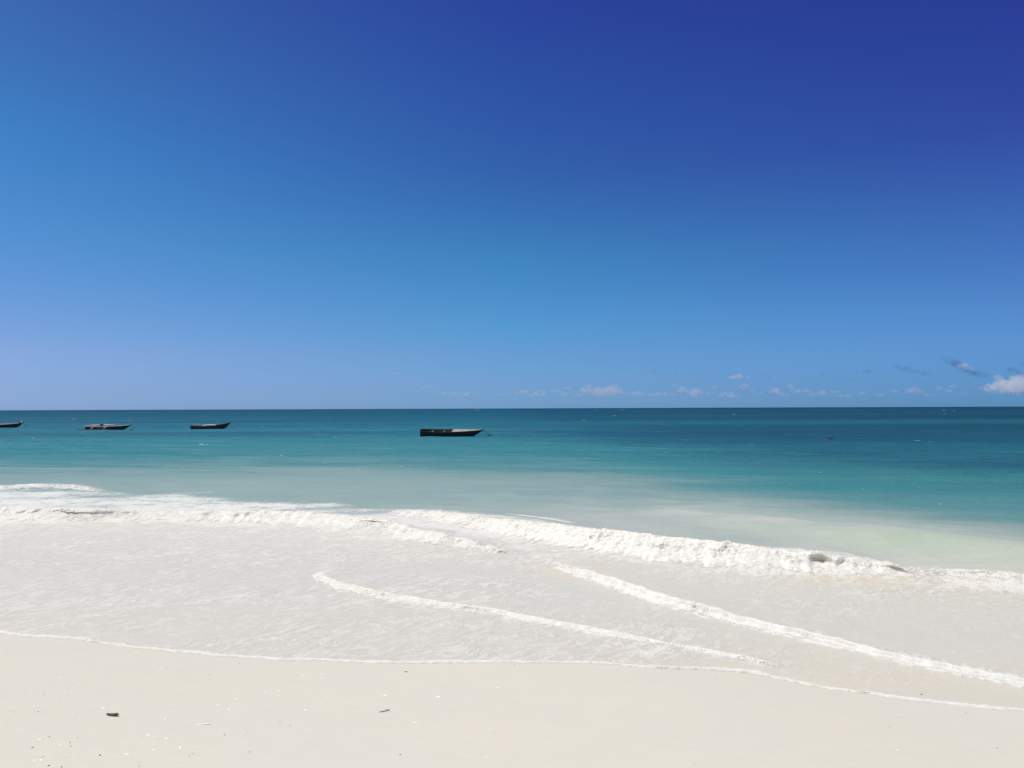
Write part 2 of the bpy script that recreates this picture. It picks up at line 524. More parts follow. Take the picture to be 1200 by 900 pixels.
    gl.inputs['Color'].default_value = (1, 1, 1, 1)
    k.l(k.maprange(sedn, -1, 2.5, .20, .32), gl.inputs['Roughness'])
    mx = k.n('MixShader')
    k.l(refl, mx.inputs[0]); k.l(di.outputs[0], mx.inputs[1]); k.l(gl.outputs[0], mx.inputs[2])
    k.t.links.new(mx.outputs[0], k.out.inputs['Surface'])
    k.t.nodes.remove(k.p)
    return k.m


def mat_foam():
    """froth lets light through: half of it scatters forward"""
    k = NT('white_foam')
    p = k.pos()
    hollow = k.attr('hollow')
    n = k.noise(p, 55, 6, .72)
    n2 = k.noise(k.mapping(p, (1, 1, .45)), 9, 5, .6)
    c = k.mix(k.maprange(n2, .38, .66, 0, 1), (.81, .79, .725), (.69, .655, .57))
    c = k.mix(k.maprange(n, .46, .62, 0, .75), c, (.61, .57, .48))
    h2 = k.math('ADD', hollow, k.math('MULTIPLY', k.math('SUBTRACT', n2, .5), .9))
    hm = k.maprange(h2, .38, .62, 0, 1, True)
    c = k.mix(hm, c, (.68, .61, .48))
    b = k.bump(n, k.maprange(hm, 0, 1, .35, .1), .005)
    # light spreads sideways inside the froth
    ss = k.n('SubsurfaceScattering', falloff='BURLEY')
    k.l(c, ss.inputs['Color']); k.l(b, ss.inputs['Normal'])
    ss.inputs['Scale'].default_value = .045
    ss.inputs['Radius'].default_value = (1.0, .95, .85)
    tr = k.n('BsdfTranslucent'); k.l(c, tr.inputs['Color']); k.l(b, tr.inputs['Normal'])
    m2 = k.n('MixShader'); m2.inputs[0].default_value = .12
    k.l(ss.outputs[0], m2.inputs[1]); k.l(tr.outputs[0], m2.inputs[2])
    # froth thins out to lace along its borders: holes between the bubbles
    lace = k.math('ADD', k.math('MULTIPLY', k.noise(k.mapping(p, (1, .7, 1), (0, 0, .35)), 13, 5, .62), .62), k.math('MULTIPLY', k.noise(p, 70, 3, .6), .38))
    al = k.maprange(k.math('ADD', k.attr('cover'), k.math('MULTIPLY', k.math('SUBTRACT', lace, .5), 2.4)), .18, .78, 0, 1, True)
    tp = k.n('BsdfTransparent')
    m3 = k.n('MixShader')
    k.l(al, m3.inputs[0]); k.l(tp.outputs[0], m3.inputs[1]); k.l(m2.outputs[0], m3.inputs[2])
    k.t.links.new(m3.outputs[0], k.out.inputs['Surface'])
    k.t.nodes.remove(k.p)
    return k.m


# body colours of the water from the sand outwards (metres-based coordinate: -1 waterline, 0 breaker, 1 edge of the turquoise, then ln of distance)
SEA_STOPS = [(-1.0, (0.566, 0.528, 0.447)), (-.55, (0.550, 0.528, 0.464)), (-.05, (0.576, 0.548, 0.476)), (.08, (0.340, 0.375, 0.345)), (.25, (0.245, 0.322, 0.300)), (.60, (0.212, 0.305, 0.290)), (.84, (0.178, 0.280, 0.272)), (1.12, (0.085, 0.218, 0.233)),
             (1.32, (0.042, 0.189, 0.217)), (1.75, (0.024, 0.176, 0.220)), (2.25, (0.011, 0.122, 0.180)), (3.2, (0.006, 0.090, 0.145)), (5.0, (0.004, 0.066, 0.116)), (7.0, (0.003, 0.036, 0.080))]
SEA_STOPS_R = [(-1.0, (0.550, 0.520, 0.428)), (-.55, (0.530, 0.513, 0.432)), (-.05, (0.556, 0.530, 0.435)), (.16, (0.470, 0.460, 0.400)), (.42, (0.360, 0.395, 0.345)), (.68, (0.235, 0.305, 0.275)), (.90, (0.165, 0.255, 0.243)), (1.08, (0.099, 0.226, 0.226)),
             (1.38, (0.054, 0.200, 0.211)), (1.85, (0.035, 0.166, 0.184)), (2.3, (0.016, 0.114, 0.158)), (3.0, (0.007, 0.068, 0.107)), (5.0, (0.005, 0.044, 0.082)), (7.0, (0.003, 0.027, 0.062))]
M_SAND, M_SEA, M_FOAM = mat_sand(), mat_sea(), mat_foam()


# ------------------------------------------------------------------ ground and sea
def build_sand():
    ys = np.r_[np.linspace(-150, -4, 60), np.arange(-3.8, 3.5, .2), np.arange(3.5, 11, .04), np.linspace(11.2, 60, 60)]
    xs = np.r_[np.linspace(-300, -14, 60), np.arange(-13.6, 13.6, .07), np.linspace(14, 300, 60)]
    X, Y = np.meshgrid(xs, ys)
    Z = sand_z(X, Y)
    V = np.stack([X, Y, Z], -1).reshape(-1, 3)
    o = link('beach_sand', np_mesh('beach_sand', V, grid_quads(len(ys), len(xs)), M_SAND))
    tag(o, kind='structure')


def build_sea():
    ys = [3.0]
    while ys[-1] < 26000:
        y = ys[-1]
        ys.append(y + (.1 if y < 5.6 else .028 if y < 19 else .028 * (y / 19) ** 1.55 if y < 1500 else y * .04))
    ys = np.array(ys)
    t = np.r_[-np.geomspace(40, .9, 40), np.linspace(-.88, .88, 760), np.geomspace(.9, 40, 40)]
    T, Y = np.meshgrid(t, ys)
    X = T * (Y + 2.5)
    X = np.clip(X, -60000, 60000)
    Xf, Yf = X.ravel(), Y.ravel()
    Z = sea_z(Xf, Yf)
    ysh, ybk, yed, yfo = Ysh(Xf), Ybk(Xf), Yed(Xf), Yfo(Xf)
    yed = np.maximum(yed, ybk + 3)
    yfo = np.maximum(yfo, ybk + .25)
    s = np.where(Yf < ybk, (Yf - ysh) / (ybk - ysh) - 1, np.where(Yf < yed, (Yf - ybk) / (yed - ybk), 1 + np.log(np.maximum(Yf, .1) / yed) / 1.0))
    s = np.clip(s, -1.2, 7.5)
    # foam density
    wob = fbm(Xf * .35, Yf * .7, 2.0, 3)
    g = (Yf - ybk) / (yfo - ybk) + .35 * wob
    foam = np.where(Yf > ybk - .3, np.clip(.97 - .42 * g, 0, 1) * (1 - sstep(.6, 1.3, g)), 0)
    left = 1 - sstep(-2, 7, Xf)
    sw = .34 + .12 * left + .10 * wob + .28 * np.exp(-np.maximum(ybk - Yf, 0) / .8)
    foam = np.where(Yf <= ybk, sw, foam)
    for L, wd in ((BORE, .34), (LAP, .26), (SMALL_LAP, .2), (STREAK, .25), (BACKWASH, .6), (RIDGE, .5)):
        near = Yf < 45
        _, d, h = line_bump(L, Xf[near], Yf[near], 1, 1, 0)
        e = np.where(d > 0, np.exp(-(d / wd) ** 2), np.exp(-(d / .12) ** 2)) * np.clip(h / .03, 0, 1) * .78
        foam[near] = np.maximum(foam[near], e)
    foam = np.where(Yf < ysh + .5, np.maximum(foam, .5 * np.exp(-((Yf - ysh) / .16) ** 2)), foam)
    foam = foam * np.where(Yf > ybk, 1 - .22 * sstep(2.5, 5.5, Xf), 1 - .35 * sstep(1, 5, Xf) * (1 - sstep(.1, .6, np.abs(Yf - ysh))))
    # sand-laden patches (behind the bores, in the hollow wave, along the right)
    sandy = np.zeros_like(Xf)
    for u, v, rx, ry, k in ((655, 668, .55, .45, .8), (690, 676, .4, .3, .6), (550, 713, .5, .25, .6), (965, 678, .8, .5, .7), (1080, 682, 1.2, .5, .6), (1150, 685, 1.6, .6, .6), (1240, 690, 1.5, .5, .5),
                            (120, 614, 1.6, .8, .45), (1000, 800, 2.2, .8, .22), (1020, 790, 3, 1.2, .25), (430, 628, .7, .4, .5), (860, 697, 3, .7, .2), (510, 645, 1, .5, .4), (420, 690, .8, .3, .3)):
        x0, y0 = sea_at(u, v)
        sandy += k * np.exp(-((Xf - x0) / rx) ** 2 - ((Yf - y0 + .25 * (Xf - x0)) / ry) ** 2)
    near = Yf < 45
    green = np.zeros_like(Xf)
    _, d, h = line_bump([(p[0], p[1], p[2]) for p in SWELL], Xf[near], Yf[near], 1, 1, 1.0)
    green[near] = np.clip(h / .3, 0, 1) * np.where(d > 0, np.exp(-(d / .22) ** 2), np.exp(-(np.maximum(-d - .5, 0) / .6) ** 2)) * .85
    # a pale hump of sand-clouded water with a crisp outer edge
    milky = np.zeros_like(Xf)
    _, d, h = line_bump([(690, 606, .0), (740, 602, .5), (790, 599, 1.), (850, 606, 1.), (930, 614, .9), (1000, 624, .6), (1060, 630, .0)], Xf[near], Yf[near], 1, 1, 0)
    wb = .5 * fbm(Xf[near] * .8, Yf[near] * .8, 6.0, 3)
    milky[near] = np.clip(h, 0, 1) * np.where(d + wb * .4 > 0, np.exp(-((d + wb * .4) / .35) ** 2), np.exp(-((d + wb) / 1.5) ** 2)) * np.clip(.75 + .9 * wb, 0, 1)
    side = sstep(-.15, .5, Xf / (Yf + 10))
    V = np.stack([Xf, Yf, Z], -1)
    o = link('sea_water', np_mesh('sea_water', V, grid_quads(len(ys), len(t)), M_SEA,
                                  dict(shallow=s, foam=np.clip(foam, 0, 1), sandy=np.clip(sandy, 0, 1), side=side, green=green, milky=milky)))
    tag(o, kind='structure')


build_sand()
build_sea()


# ------------------------------------------------------------------ breaking foam
ICO_V = None


def ico():
    global ICO_V
    if ICO_V is None:
        t = (1 + 5 ** .5) / 2
        v = np.array([(-1, t, 0), (1, t, 0), (-1, -t, 0), (1, -t, 0), (0, -1, t), (0, 1, t), (0, -1, -t), (0, 1, -t), (t, 0, -1), (t, 0, 1), (-t, 0, -1), (-t, 0, 1)], float)
        v /= np.linalg.norm(v[0])
        f = np.array([(0, 11, 5), (0, 5, 1), (0, 1, 7), (0, 7, 10), (0, 10, 11), (1, 5, 9), (5, 11, 4), (11, 10, 2), (10, 7, 6), (7, 1, 8),
                      (3, 9, 4), (3, 4, 2), (3, 2, 6), (3, 6, 8), (3, 8, 9), (4, 9, 5), (2, 4, 11), (6, 2, 10), (8, 6, 7), (9, 8, 1)])
        ICO_V = (v, f)
    return ICO_V


PROF = np.array([(-1.0, -.10), (-.72, .22), (-.45, .62), (-.2, .92), (-.04, 1.0), (.10, .95), (.20, .76), (.26, .52), (.33, .30), (.44, .17), (.60, .08), (.80, -.12)])
PROFH = np.array([(-1.0, -.10), (-.72, .22), (-.45, .62), (-.2, .92), (-.02, 1.02), (.12, .98), (.13, .86), (-.02, .66), (-.03, .40), (.06, .18), (.30, .05), (.62, -.12)])


def foam_roll(name, pts, ds, npf, label, cat, lump=1.0, spray=0, group=None):
    s, o = smooth_line(pts, ds)
    n = len(s)
    tx = np.gradient(o[:, 0]); ty = np.gradient(o[:, 1])
    ln = np.hypot(tx, ty); tx, ty = tx / ln, ty / ln
    nx, ny = ty, -tx                       # towards the beach
    flip = np.where(ny > 0, -1, 1); nx, ny = nx * flip, ny * flip
    H, W, HO, FO = o[:, 2], o[:, 3], np.clip(o[:, 4], 0, 1), np.clip(o[:, 5], 0, 1)
    seed = pts[0][0] * .37
    H = H * (.86 + .26 * perlin(s / .75, seed) + .14 * perlin(s / .17, seed + 3))
    if H.max() < .2:
        W = W * (1 + .55 * perlin(s / 1.1, seed + 51) + .3 * perlin(s / .33, seed + 52))
    jit = .16 * W * perlin(s / .8, seed + 9) + .08 * W * perlin(s / .22, seed + 5)
    p = np.linspace(0, 1, npf)
    k = np.linspace(0, 1, len(PROF))
    # denser where the face is
    A = np.stack([np.interp(p, k, PROF[:, 0]), np.interp(p, k, PROF[:, 1])], 1)
    B = np.stack([np.interp(p, k, PROFH[:, 0]), np.interp(p, k, PROFH[:, 1])], 1)
    w = np.hanning(max(3, npf // 10) | 1); w /= w.sum()
    for M in (A, B):
        for c in (0, 1):
            e = len(w) // 2
            M[:, c] = np.convolve(np.pad(M[:, c], e, 'edge'), w, 'valid')
    ho = HO[:, None]
    off = (A[None, :, 0] * (1 - ho) + B[None, :, 0] * ho)
    hz = (A[None, :, 1] * (1 - ho) + B[None, :, 1] * ho)
    fw = np.where(off > 0, off * (1 + .5 * perlin(s / .13, seed + 21)[:, None]), off)
    # foot sits on the traced line: front reach ~ .45 W of the profile
    D = (fw - .50) * W[:, None] * .75 + jit[:, None]
    X = o[:, 0:1] + nx[:, None] * D
    Y = o[:, 1:2] + ny[:, None] * D
    base = sea_z(X.ravel(), Y.ravel()).reshape(X.shape)
    flat = sea_z((o[:, 0] - nx * -.3), (o[:, 1] - ny * .0 - .3))
    level = np.minimum(base, .02)
    th = H[:, None] * .13 * (1 - ((p[None, :] - .5) / .46) ** 2)
    Zp = np.maximum(level + H[:, None] * hz, base + th)
    # surface normal of the sweep
    P = np.stack([X, Y, Zp], -1)
    du = np.gradient(P, axis=0); dv = np.gradient(P, axis=1)
    Nn = np.cross(du, dv)
    Nn /= np.linalg.norm(Nn, axis=-1, keepdims=True) + 1e-9
    sgn = np.where(Nn[:, npf // 2, 2].mean() < 0, -1, 1)
    Nn *= sgn
    x, y, z = X * 1.0, Y * 1.0, Zp * 1.0
    sc = np.clip(H[:, None] / .3, .12, 1.2) * lump
    holl = ho * np.exp(-((p[None, :] - .66) / .16) ** 2)
    tan = .50 * np.exp(-((p[None, :] - .50) / .19) ** 2) * np.clip(.25 + 1.3 * perlin(s / .9, seed + 41), 0, 1)[:, None]
    rough = (1 - .85 * holl) * (.35 + .65 * FO[:, None])
    d = .028 * fbm(x / .34, y / .34, z / .26, 3) + .022 * fbm(x / .12, y / .12, z / .10, 2)
    d = d + .020 * fbm(x / .05 + 7, y / .05, z / .045, 2) + .012 * perlin(x / .024, y / .024 + 3, z / .022)
    taper = np.sin(np.pi * np.clip(p, 0, 1)) ** .5
    d = d * sc * rough * taper[None, :]
    P = P + Nn * d[..., None]
    # break the trailing edge up: sink it where the foam has thinned out
    rear = (1 - sstep(.0, .36, p))[None, :]
    sink = rear * (.5 + .9 * perlin(x / .22, y / .4, 5.5)) * H[:, None] * .5
    P[..., 2] -= np.maximum(sink, 0)
    # thin / absent foam
    P[..., 2] -= ((1 - FO)[:, None] * np.clip(.35 + 1.2 * perlin(x / .2, y / .2, 3.3), 0, 1)) * H[:, None] * .35 * (1 - holl)
    endt = np.minimum(np.arange(n), np.arange(n)[::-1]) / max(4, int(.25 / ds))
    P[..., 2] -= (np.clip(1 - endt, 0, 1) * (H + .03))[:, None]
    V = [P.reshape(-1, 3)]
    at = [np.maximum(holl, tan).ravel()]
    cov = 1.15 * sstep(.0, .42, p)[None, :] * (1 - .45 * sstep(.86, 1.0, p))[None, :] * (1 - np.clip(1 - endt / 2.5, 0, 1))[:, None]
    cov = np.maximum(cov * (.35 + .65 * FO[:, None]) * (.86 + .5 * perlin(s / .6, seed + 31)[:, None]), holl * 1.2)
    cv = [cov.ravel()]
    Q = grid_quads(n, npf)
    if sgn > 0:
        pass
    tris = None
    if spray:
        iv, it = ico()
        nv = n * npf
        ii = rng.integers(0, n, spray * 4)
        keep = rng.random(len(ii)) < np.clip(H[ii] / .3, 0, 1) * FO[ii]
        ii = ii[keep][:spray]
        jj = (rng.normal(.52, .14, len(ii)).clip(.2, .95) * (npf - 1)).astype(int)
        base_p = P[ii, jj]
        lift = rng.exponential(.018, len(ii)) * (H[ii] / .3)
        c = base_p + Nn[ii, jj] * lift[:, None] + np.stack([rng.normal(0, .02, len(ii)), rng.normal(0, .02, len(ii)), np.abs(rng.normal(0, .02, len(ii)))], 1)
        rad = rng.lognormal(math.log(.0040), .45, len(ii)).clip(.002, .010)
        sv = iv[None] * rad[:, None, None] * rng.uniform(.6, 1.4, (len(ii), 1, 3)) + c[:, None]
        V.append(sv.reshape(-1, 3)); at.append(np.zeros(len(ii) * 12)); cv.append(np.full(len(ii) * 12, 3.0))
        tris = (it[None] + (nv + 12 * np.arange(len(ii)))[:, None, None]).reshape(-1, 3)
    me = np_mesh(name, np.concatenate(V), Q, M_FOAM, dict(hollow=np.concatenate(at), cover=np.concatenate(cv)), True, tris)
    ob = link(name, me)
    tag(ob, label, cat, group, 'stuff')
    return ob


foam_roll('breaker_foam', ROLL_LEFT, .014, 96, 'frothy white crest of the breaking wave on the left, with a sandy hollow face', 'wave foam', .9, 500)
foam_roll('breaker_foam', ROLL_RIGHT, .013, 110, 'tallest tumbling white crest of the breaking wave, from the middle to the right', 'wave foam', .95, 1400)
foam_roll('bore_foam', BORE, .012, 60, 'white foam ridge of the inner wave running down to the right edge', 'wave foam', 1.0, 0)
foam_roll('lap_foam', LAP, .010, 50, 'thin curved white foam line of the small wave in the middle of the swash', 'wave foam', .9, 0)
foam_roll('lap_foam', SMALL_LAP, .008, 36, 'shortest thin white foam streak just above the waterline', 'wave foam', .9, 0)
foam_roll('ridge_foam', RIDGE, .014, 50, 'low broken foam ridge over yellowish water at the right edge', 'wave foam', .8, 0)
foam_roll('backwash_foam', BACKWASH, .02, 50, 'separate foam patch behind the breaker at the far left', 'wave foam', .8, 0)


def build_lip():
    """the foam lip along the waterline"""
    pts = [(u, v, .026, .16, 0, .9) for u, v in SHORE]
    s, o = smooth_line(pts, .007)
    n = len(s)
    npf = 26
    x, y = o[:, 0], o[:, 1]
    tx = np.gradient(x); ty = np.gradient(y); ln = np.hypot(tx, ty)
    nx, ny = ty / ln, -tx / ln
    p = np.linspace(-1, 1, npf)
    wv = .06 * perlin(s / .9, 2.2) + .035 * perlin(s / .3, 4.4) + .014 * perlin(s / .09, 1.1)
    W = .070 * (1 + .6 * perlin(s / .5, 7.7) + .35 * perlin(s / .11, 3.9))
    H = .020 * (1 + .4 * perlin(s / .35, 9.1) + .25 * perlin(s / .07, 5.2))
    D = wv[:, None] + W[:, None] * p[None]
    X = x[:, None] + nx[:, None] * D; Y = y[:, None] + ny[:, None] * D
    sea = sea_z(X.ravel(), Y.ravel()).reshape(X.shape)
    g = np.maximum(sand_z(X, Y), sea)
    prof = np.clip(1 - np.abs(p) ** 2, 0, 1) ** 1.5
    Z = g + .65 * H[:, None] * prof[None] + .0015 - .010 * sstep(.45, 1, p)[None]
    Z = Z + (.002 * perlin(X / .022, Y / .022, 1.0) + .002 * fbm(X / .05, Y / .05, 2.0, 3)) * prof[None]
    cov = 1.05 * np.where(p > 0, 1, np.clip(1.15 + p, 0, 1) ** .8)[None] * (.95 + .45 * perlin(s / .45, 6.6) + .3 * perlin(s / .12, 8.6))[:, None]
    V = np.stack([X, Y, Z], -1).reshape(-1, 3)
    ob = link('shoreline_foam', np_mesh('shoreline_foam', V, grid_quads(n, npf), M_FOAM, dict(hollow=np.zeros(n * npf), cover=cov.ravel())))
    tag(ob, 'thin lacy white foam edge where the last wash meets the dry sand', 'wave foam', None, 'stuff')


build_lip()


def build_whitecaps():
    caps = [(236, 521, 12, 1.6), (243, 521, 5, 1), (381, 541, 6, .8), (330, 534, 7, .8), (316, 541 - 7, 4, .6), (1075, 517, 16, .7), (1090, 518, 5, .8), (260, 479.4, 12, 1.1), (315, 479.2, 9, 1.1), (1030, 476.9, 8, .9),
            (1106, 481.4, 4, .8), (1118, 481.4, 4, .8), (1108, 485, 3, .7), (1128, 490, 3, .7), (152, 492.5, 3, 1.0), (86, 491, 6, .6), (25, 494, 5, .9), (39, 514, 3, 1), (104, 517, 3, .7), (698, 481, 3, .8), (684, 493, 5, .9),
            (720, 487, 4, .7), (524, 489, 3, .9), (500, 499, 3, .8), (308, 500, 4, .8), (369, 509, 2, .9), (373, 508, 2, .9), (393, 513, 3, .8), (339, 489, 3, .7), (420, 549, 7, .6), (470, 547, 10, .6), (500, 549, 6, .5), (730, 480.2, 10, .5), (560, 480.6, 12, .5),
            (860, 486, 5, .6), (950, 495, 6, .6), (640, 500, 5, .6), (700, 512, 6, .6), (780, 531, 7, .6), (880, 520, 8, .6), (960, 553, 8, .7), (1012, 573, 9, .7), (1078, 571, 6, .6), (1102, 590.5, 8, .9), (1030, 572, 8, .6), (1062, 622 , 8, .9), (1106, 627, 4, 1.0)]
    V, Q, k = [], [], 0
    for u, v, w, h in caps:
        x0, y0 = sea_at(u, v)
        m = y0 / F
        k2 = .55 if (u > 600 and v > 500) else .8
        L, T, Hh = w * m * .8 * k2, max(.08, min(w * m * .2, 3.0)) * k2, h * m * .62 * k2
        nu, nv = 26, 9
        a = np.linspace(-1, 1, nu)[:, None]; b = np.linspace(-1, 1, nv)[None]
        env = np.clip(1 - a ** 2, 0, 1) ** .7 * np.clip(1 - b ** 2, 0, 1)
        sd_ = u * .71
        X = x0 + a * L / 2 + 0 * b
        Y = y0 + b * T / 2 + .25 * T * perlin(a * 2.1, sd_) - .25 * (a * L / 2)
        nz = .55 + .9 * perlin(a * 5 + sd_, b * 1.2) + .5 * perlin(a * 12 + sd_, b * 2)
        Z = sea_z(X.ravel(), Y.ravel()).reshape(X.shape) - .02 * Hh + Hh * env * np.clip(nz, -.1, 1.3) - (env < .02) * .05 * Hh
        V.append(np.stack([X, Y, Z], -1).reshape(-1, 3))
        Q.append(grid_quads(nu, nv) + k); k += nu * nv
    V = np.concatenate(V)
    ob = link('whitecap_foam', np_mesh('whitecap_foam', V, np.concatenate(Q), M_FOAM, dict(hollow=np.zeros(len(V)), cover=np.full(len(V), .55))))
    tag(ob, 'scattered tiny whitecaps flecking the open turquoise water', 'whitecaps', None, 'stuff')


build_whitecaps()


# ------------------------------------------------------------------ boats
def mat_wood(name, c1, c2, scale=3.0, rough=.75):
    k = NT(name)
    tc = k.n('TexCoord').outputs['Object']
    n = k.noise(k.mapping(tc, (.5, 5, 7)), scale, 5, .65)
    n2 = k.noise(tc, 2.2, 4, .6)
    c = k.mix(k.maprange(n, .35, .65), c1, c2)
    c = k.mix(k.maprange(n2, .5, .75, 0, .5), c, tuple(q * .6 for q in c1))
    return k.setp(color=c, rough=rough, spec=.25, normal=k.bump(n, .3, .01))


W_DARK = mat_wood('tarred_planks', (.020, .017, .015), (.058, .046, .038))
W_BROWN = mat_wood('brown_planks', (.050, .034, .026), (.10, .072, .056))
W_GREY = mat_wood('weathered_planks', (.30, .27, .23), (.52, .48, .43))
W_PALE = mat_wood('bleached_wood', (.46, .42, .37), (.66, .62, .56))
W_SPECK = mat_wood('flaking_paint', (.03, .027, .024), (.62, .57, .51), 13.0)
W_ROPE = mat_wood('wet_rope', (.03, .028, .024), (.07, .06, .05), 20)


def tube_mesh(name, pts, r, mat, seg=8, flat=1.0):
    pts = [Vector(p) for p in pts]
    rs = r if isinstance(r, (list, tuple)) else [r] * len(pts)
    V, Q = [], []
    for i, p in enumerate(pts):
        t = (pts[min(i + 1, len(pts) - 1)] - pts[max(i - 1, 0)]).normalized()
        up = Vector((0, 0, 1)) if abs(t.z) < .95 else Vector((0, 1, 0))
        a = t.cross(up).normalized(); b = a.cross(t)
        for j in range(seg):
            an = 2 * math.pi * j / seg
            V.append(p + a * math.cos(an) * rs[i] + b * math.sin(an) * rs[i] * flat)
    for i in range(len(pts) - 1):
        for j in range(seg):
            Q.append((i * seg + j, i * seg + (j + 1) % seg, (i + 1) * seg + (j + 1) % seg, (i + 1) * seg + j))
    n = len(V)
    V += [pts[0], pts[-1]]
    T = [(n, (j + 1) % seg, j) for j in range(seg)] + [(n + 1, (len(pts) - 1) * seg + j, (len(pts) - 1) * seg + (j + 1) % seg) for j in range(seg)]
    return np_mesh(name, [tuple(v) for v in V], Q, mat, tris=T)


def box_mesh(name, c, s, mat, bev=.006):
    import bmesh
    bm = bmesh.new()
    bmesh.ops.create_cube(bm, size=1)
    for v in bm.verts:
        v.co = Vector((v.co.x * s[0] + c[0], v.co.y * s[1] + c[1], v.co.z * s[2] + c[2]))
    bmesh.ops.bevel(bm, geom=bm.edges[:], offset=bev, segments=1, affect='EDGES')
    me = bpy.data.meshes.new(name)
    bm.to_mesh(me); bm.free()
    me.materials.append(mat)
    return me


class Boat:
    """carvel hull: x from stern (-L/2) to bow (+L/2)"""
    def __init__(s, L, beam, free, bow_rise=.25, stern_rise=.05, rake=.5, transom=.6, draft=.25):
        s.L, s.beam, s.free, s.bow_rise, s.stern_rise, s.rake, s.tr, s.draft = L, beam, free, bow_rise, stern_rise, rake, transom, draft

    def half(s, t):        # half beam at station t (0 stern .. 1 bow)
        a = s.tr + (1 - s.tr) * math.sin(min(t / .45, 1) * math.pi / 2)
        b = math.cos(max(0, (t - .42) / .58) * math.pi / 2) ** .75 if t < 1 else 0
        return s.beam / 2 * a * max(b, .02)

    def sheer(s, t):
        return s.free + s.bow_rise * max(0, (t - .4) / .6) ** 2.4 + s.stern_rise * max(0, (.4 - t) / .4) ** 2

    def keel(s, t):
        return -s.draft + (s.draft + s.free * .55) * max(0, (t - .80) / .20) ** 1.8 + .08 * max(0, (.2 - t) / .2)

    def pt(s, t, q, inset=0.0):
        """q from -1 (port rail) over 0 (keel) to 1 (starboard rail)"""
        hb, sh, ke = max(s.half(t) - inset, .004), s.sheer(t), s.keel(t) + inset
        a = abs(q)
        yy = hb * math.sin(a * math.pi / 2) ** .8
        zz = ke + (sh - ke) * (1 - math.cos(a * math.pi / 2)) ** .85
        x = -s.L / 2 + s.L * (t * (1 - s.rake / s.L)) + s.rake * max(0, (t - .5) / .5) ** 2 * (max(0, zz - ke) / max(.01, s.sheer(t) - s.keel(t)) * .55 + .45)
        return (x, math.copysign(yy, q) if q else 0.0, zz)

    def hull(s, mat):
        ts = np.linspace(0, 1, 40); qs = np.linspace(-1, 1, 19)
        V = [s.pt(t, q) for t in ts for q in qs]
        Q = grid_quads(40, 19).tolist()
        n = len(V)
        V += [s.pt(t, q, .035) for t in ts for q in qs]
        Q += [(a + n, d + n, c + n, b + n) for a, b, c, d in grid_quads(40, 19).tolist()]
        for i in range(39):                      # rail caps
            for j, f in ((0, 1), (18, -1)):
                a, b = i * 19 + j, (i + 1) * 19 + j
                Q.append((a, b, b + n, a + n) if f > 0 else (b, a, a + n, b + n))
        for i in (0, 39):                        # transom and stem, closed across
            for j in range(18):
                a, b = i * 19 + j, i * 19 + j + 1
                Q.append((a, b, b + n, a + n))
            for j in range(9):
                if j < 8:
                    Q.append((i * 19 + j, i * 19 + j + 1, i * 19 + 17 - j, i * 19 + 18 - j))
        return np_mesh('hull', V, Q, mat)

    def lining(s, mat, t0=.04, t1=.97):
        ts = np.linspace(t0, t1, 30); qs = np.linspace(-.97, .97, 17)
        return np_mesh('inner_planking', [s.pt(t, q, .045) for t in ts for q in qs], grid_quads(30, 17), mat)

    def rail(s, side, mat, w=.03, t0=0.0, t1=.995):
        pts = [s.pt(t, side * 1.0) for t in np.linspace(t0, t1, 30)]
        pts = [(x, y + side * .008, z + .012) for x, y, z in pts]
        return tube_mesh('gunwale', pts, w, mat, 6, .7)

    def deck(s, t0, t1, crown, mat):
        """cambered planks over the bow"""
        ts = np.linspace(t0, t1, 26); qs = np.linspace(-1, 1, 13)
        V = []
        for dz in (0, -.03):
            for t in ts:
                x, y, z = s.pt(t, 1.0)
                for q in qs:
                    V.append((x, y * q * .98, z + .02 + dz + crown * (1 - q * q) * min(1, (1.02 - t) / .15)))
        a = grid_quads(26, 13)
        n = 26 * 13
        Q = a.tolist() + (a[:, ::-1] + n).tolist()
        Q += [(j, j + 1, j + 1 + n, j + n) for j in range(12)] + [(n - 13 + j + 1, n - 13 + j, 2 * n - 13 + j, 2 * n - 13 + j + 1) for j in range(12)]
        for i in range(25):
            Q += [((i + 1) * 13, i * 13, i * 13 + n, (i + 1) * 13 + n), (i * 13 + 12, (i + 1) * 13 + 12, (i + 1) * 13 + 12 + n, i * 13 + 12 + n)]
        return np_mesh('foredeck', V, Q, mat)

    def thwart(s, t, mat):
        h = s.half(t) - .04
        x, _, z = s.pt(t, 1.0)
        return box_mesh('thwart', (x, 0, z - .10), (.22, 2 * h, .035), mat)


def boat_root(name, u, v, yaw, roll, label):
    x, y = sea_at(u, v)
    o = bpy.data.objects.new(name, None)
    COL.objects.link(o)
    o.empty_display_size = .5
    o.location = (x, y, 0.0)
    o.rotation_euler = (math.radians(roll), 0, math.radians(yaw))
    tag(o, label, 'boat', 'wooden boats moored off the beach')
    return o


def dress(root, b, hull_mat, in_mat, rail_mat, thwarts, post=True, rail_w=.03):
    link('hull', b.hull(hull_mat), root)
    link('inner_planking', b.lining(in_mat), root)
    for sd_ in (-1, 1):
        link('gunwale', b.rail(sd_, rail_mat, rail_w), root)
    for t in thwarts:
        link('thwart', b.thwart(t, in_mat), root)
    if post:
        p = b.pt(1, 1)
        k = b.pt(.99, 0)
        link('stem_post', tube_mesh('stem_post', [(k[0] - .05, 0, k[2]), (p[0] - .02, 0, p[2]), (p[0] + .12, 0, p[2] + .10)], [.05, .05, .035], hull_mat, 8), root)


def rope(root, a, b_, sag=.15):
    a, b_ = Vector(a), Vector(b_)
    pts = [a.lerp(b_, i / 14) - Vector((0, 0, sag * 4 * (i / 14) * (1 - i / 14))) for i in range(15)]
    link('mooring_rope', tube_mesh('mooring_rope', pts, .016, W_ROPE, 6), root)


